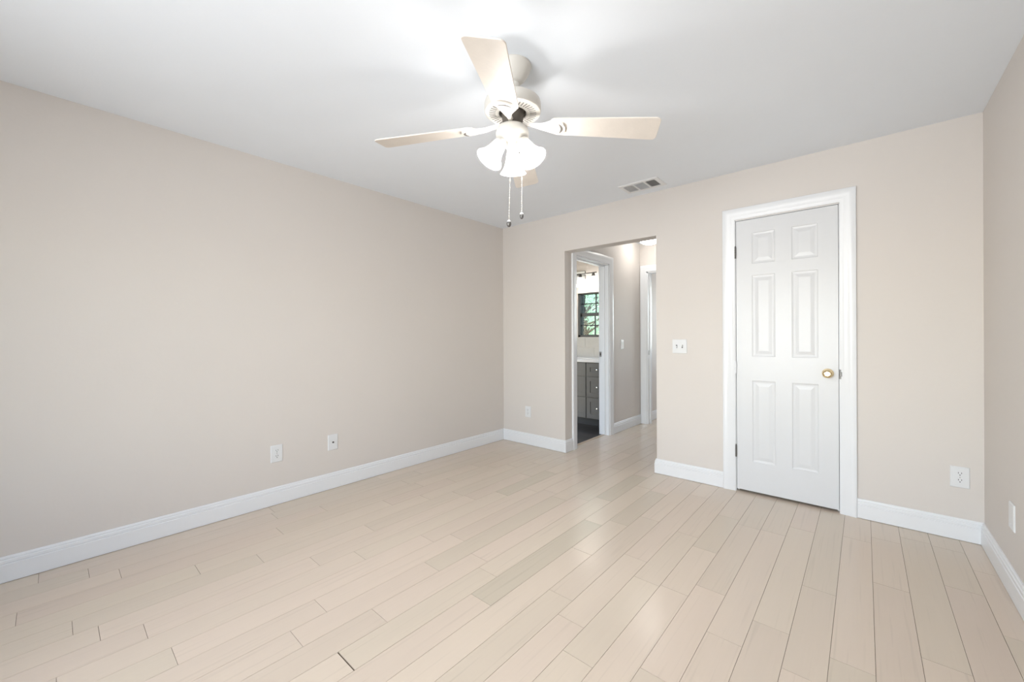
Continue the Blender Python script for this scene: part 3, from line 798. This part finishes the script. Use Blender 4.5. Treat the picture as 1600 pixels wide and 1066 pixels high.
while zz < 1.165:
    z1 = min(zz + 0.145, 1.168); x = vx_l - (0.15 if row % 2 else 0)
    while x < vx_r:
        xa, xb = max(x, vx_l), min(x + 0.30, vx_r)
        if xb - xa > 0.01: bs.box(xa + 0.001, YB - 0.010, zz + 0.001, xb - 0.001, YB - 0.0005, z1 - 0.001)
        x += 0.30
    zz = z1; row += 1
tag(bs.obj('tile_backsplash', M['backsplash']), 'pale stone tile backsplash between the vanity countertop and the window', 'backsplash')
# vanity light bar
vl = thing('vanity_light', (-0.06, YB, 2.10), 'lit vanity light bar with glass shades above the bathroom window', 'light fixture')
MB().box(-0.16, YB - 0.022, 2.04, 0.04, YB, 2.16).obj('back_plate', M['steel'], vl, bevel=0.004)
br = MB(); br.tube([(-0.40, YB - 0.12, 2.102), (0.285, YB - 0.12, 2.102)], 0.008, 12); br.tube([(-0.06, YB - 0.02, 2.10), (-0.06, YB - 0.12, 2.102)], 0.008, 10)
br.obj('bar', M['darksteel'], vl, smooth=True)
VS = [(0.022, 0.0), (0.03, -0.008), (0.036, -0.03), (0.042, -0.06), (0.050, -0.095), (0.062, -0.122), (0.074, -0.138)]
for xx in (-0.34, -0.11, 0.02 + 0.0, 0.235):
    if xx == -0.11: continue
    A = Matrix.Translation((xx, YB - 0.12, 2.055))
    ho = MB().lathe([(0, 0.047), (0.012, 0.044), (0.020, 0.03), (0.024, 0.0), (0.024, -0.016), (0, -0.016)], A, 20).obj('lamp_holder', M['darksteel'], vl, smooth=True)
    s = MB().lathe(VS + [(r - 0.002, z) for r, z in reversed(VS)], A, 28, caps=False).obj('glass_shade', M['vshade'], vl, smooth=True)
    MB().lathe([(0.010, -0.014), (0.014, -0.03), (0.026, -0.06), (0.028, -0.075), (0.018, -0.096), (0, -0.102)], A, 18).obj('bulb', M['vbulb'], s, smooth=True)

# ---------------------------------------------------------------- trees outside the bathroom window
struct(MB().box(-14, YB + 0.2, -0.32, -0.05 + 0.7, 16, -0.30).obj('ground', M['lawn']), 'green lawn outside the bathroom window', 'ground')
def tree(x, y, hgt, spread, seed, nleaf, label):
    rnd = random.Random(seed)
    t = thing('garden_tree', (x, y, -0.30), label, 'tree', 'trees outside the bathroom window')
    tm = MB(); tips = []
    top = Vector((x + rnd.uniform(-0.3, 0.3), y, -0.3 + hgt * 0.8))
    pts = [Vector((x, y, -0.3)).lerp(top, i / 6) + Vector((rnd.uniform(-0.06, 0.06), rnd.uniform(-0.06, 0.06), 0)) for i in range(7)]
    pts[0] = Vector((x, y, -0.3))
    tm.tube(pts, [0.085 * (1 - 0.8 * i / 6) for i in range(7)], 9)
    for i in range(26):
        a = rnd.uniform(0, 2 * math.pi); f = rnd.uniform(0.12, 1)
        b0 = pts[0].lerp(top, f); ln = spread * rnd.uniform(0.5, 1) * (1.1 - 0.5 * f)
        b1 = b0 + Vector((math.cos(a) * ln * 0.5, math.sin(a) * ln * 0.5, rnd.uniform(0.1, 0.5)))
        b2 = b0 + Vector((math.cos(a) * ln, math.sin(a) * ln, rnd.uniform(0.2, 0.9)))
        tm.tube([b0, b1, b2], [0.026, 0.016, 0.006], 6); tips += [b1, b2, b1.lerp(b2, 0.5)]
    tm.obj('trunk', M['bark'], t, smooth=True)
    lm = MB()
    for i in range(nleaf):
        c = rnd.choice(tips) + Vector((rnd.gauss(0, 0.24), rnd.gauss(0, 0.24), rnd.gauss(0, 0.22)))
        d = Vector((rnd.gauss(0, 1), rnd.gauss(0, 1), rnd.gauss(0, 0.6))).normalized(); s = d.cross(Vector((rnd.gauss(0, 1), rnd.gauss(0, 1), rnd.gauss(0, 1)))).normalized()
        L, w = rnd.uniform(0.06, 0.11), rnd.uniform(0.02, 0.035)
        lm.add([c, c + d * L * 0.5 + s * w, c + d * L, c + d * L * 0.5 - s * w], [(0, 1, 2, 3)])
    lm.obj('foliage', M['leaf'], t)
tree(-1.75, 4.9, 3.8, 1.2, 3, 2600, 'leafy green tree nearest the bathroom window with dark bare limbs')
tree(-3.9, 8.4, 5.5, 1.9, 5, 9000, 'leafy green tree in the middle of the bathroom window view')
tree(-7.2, 14.5, 8.0, 3.0, 8, 13000, 'tall green tree farthest from the bathroom window')
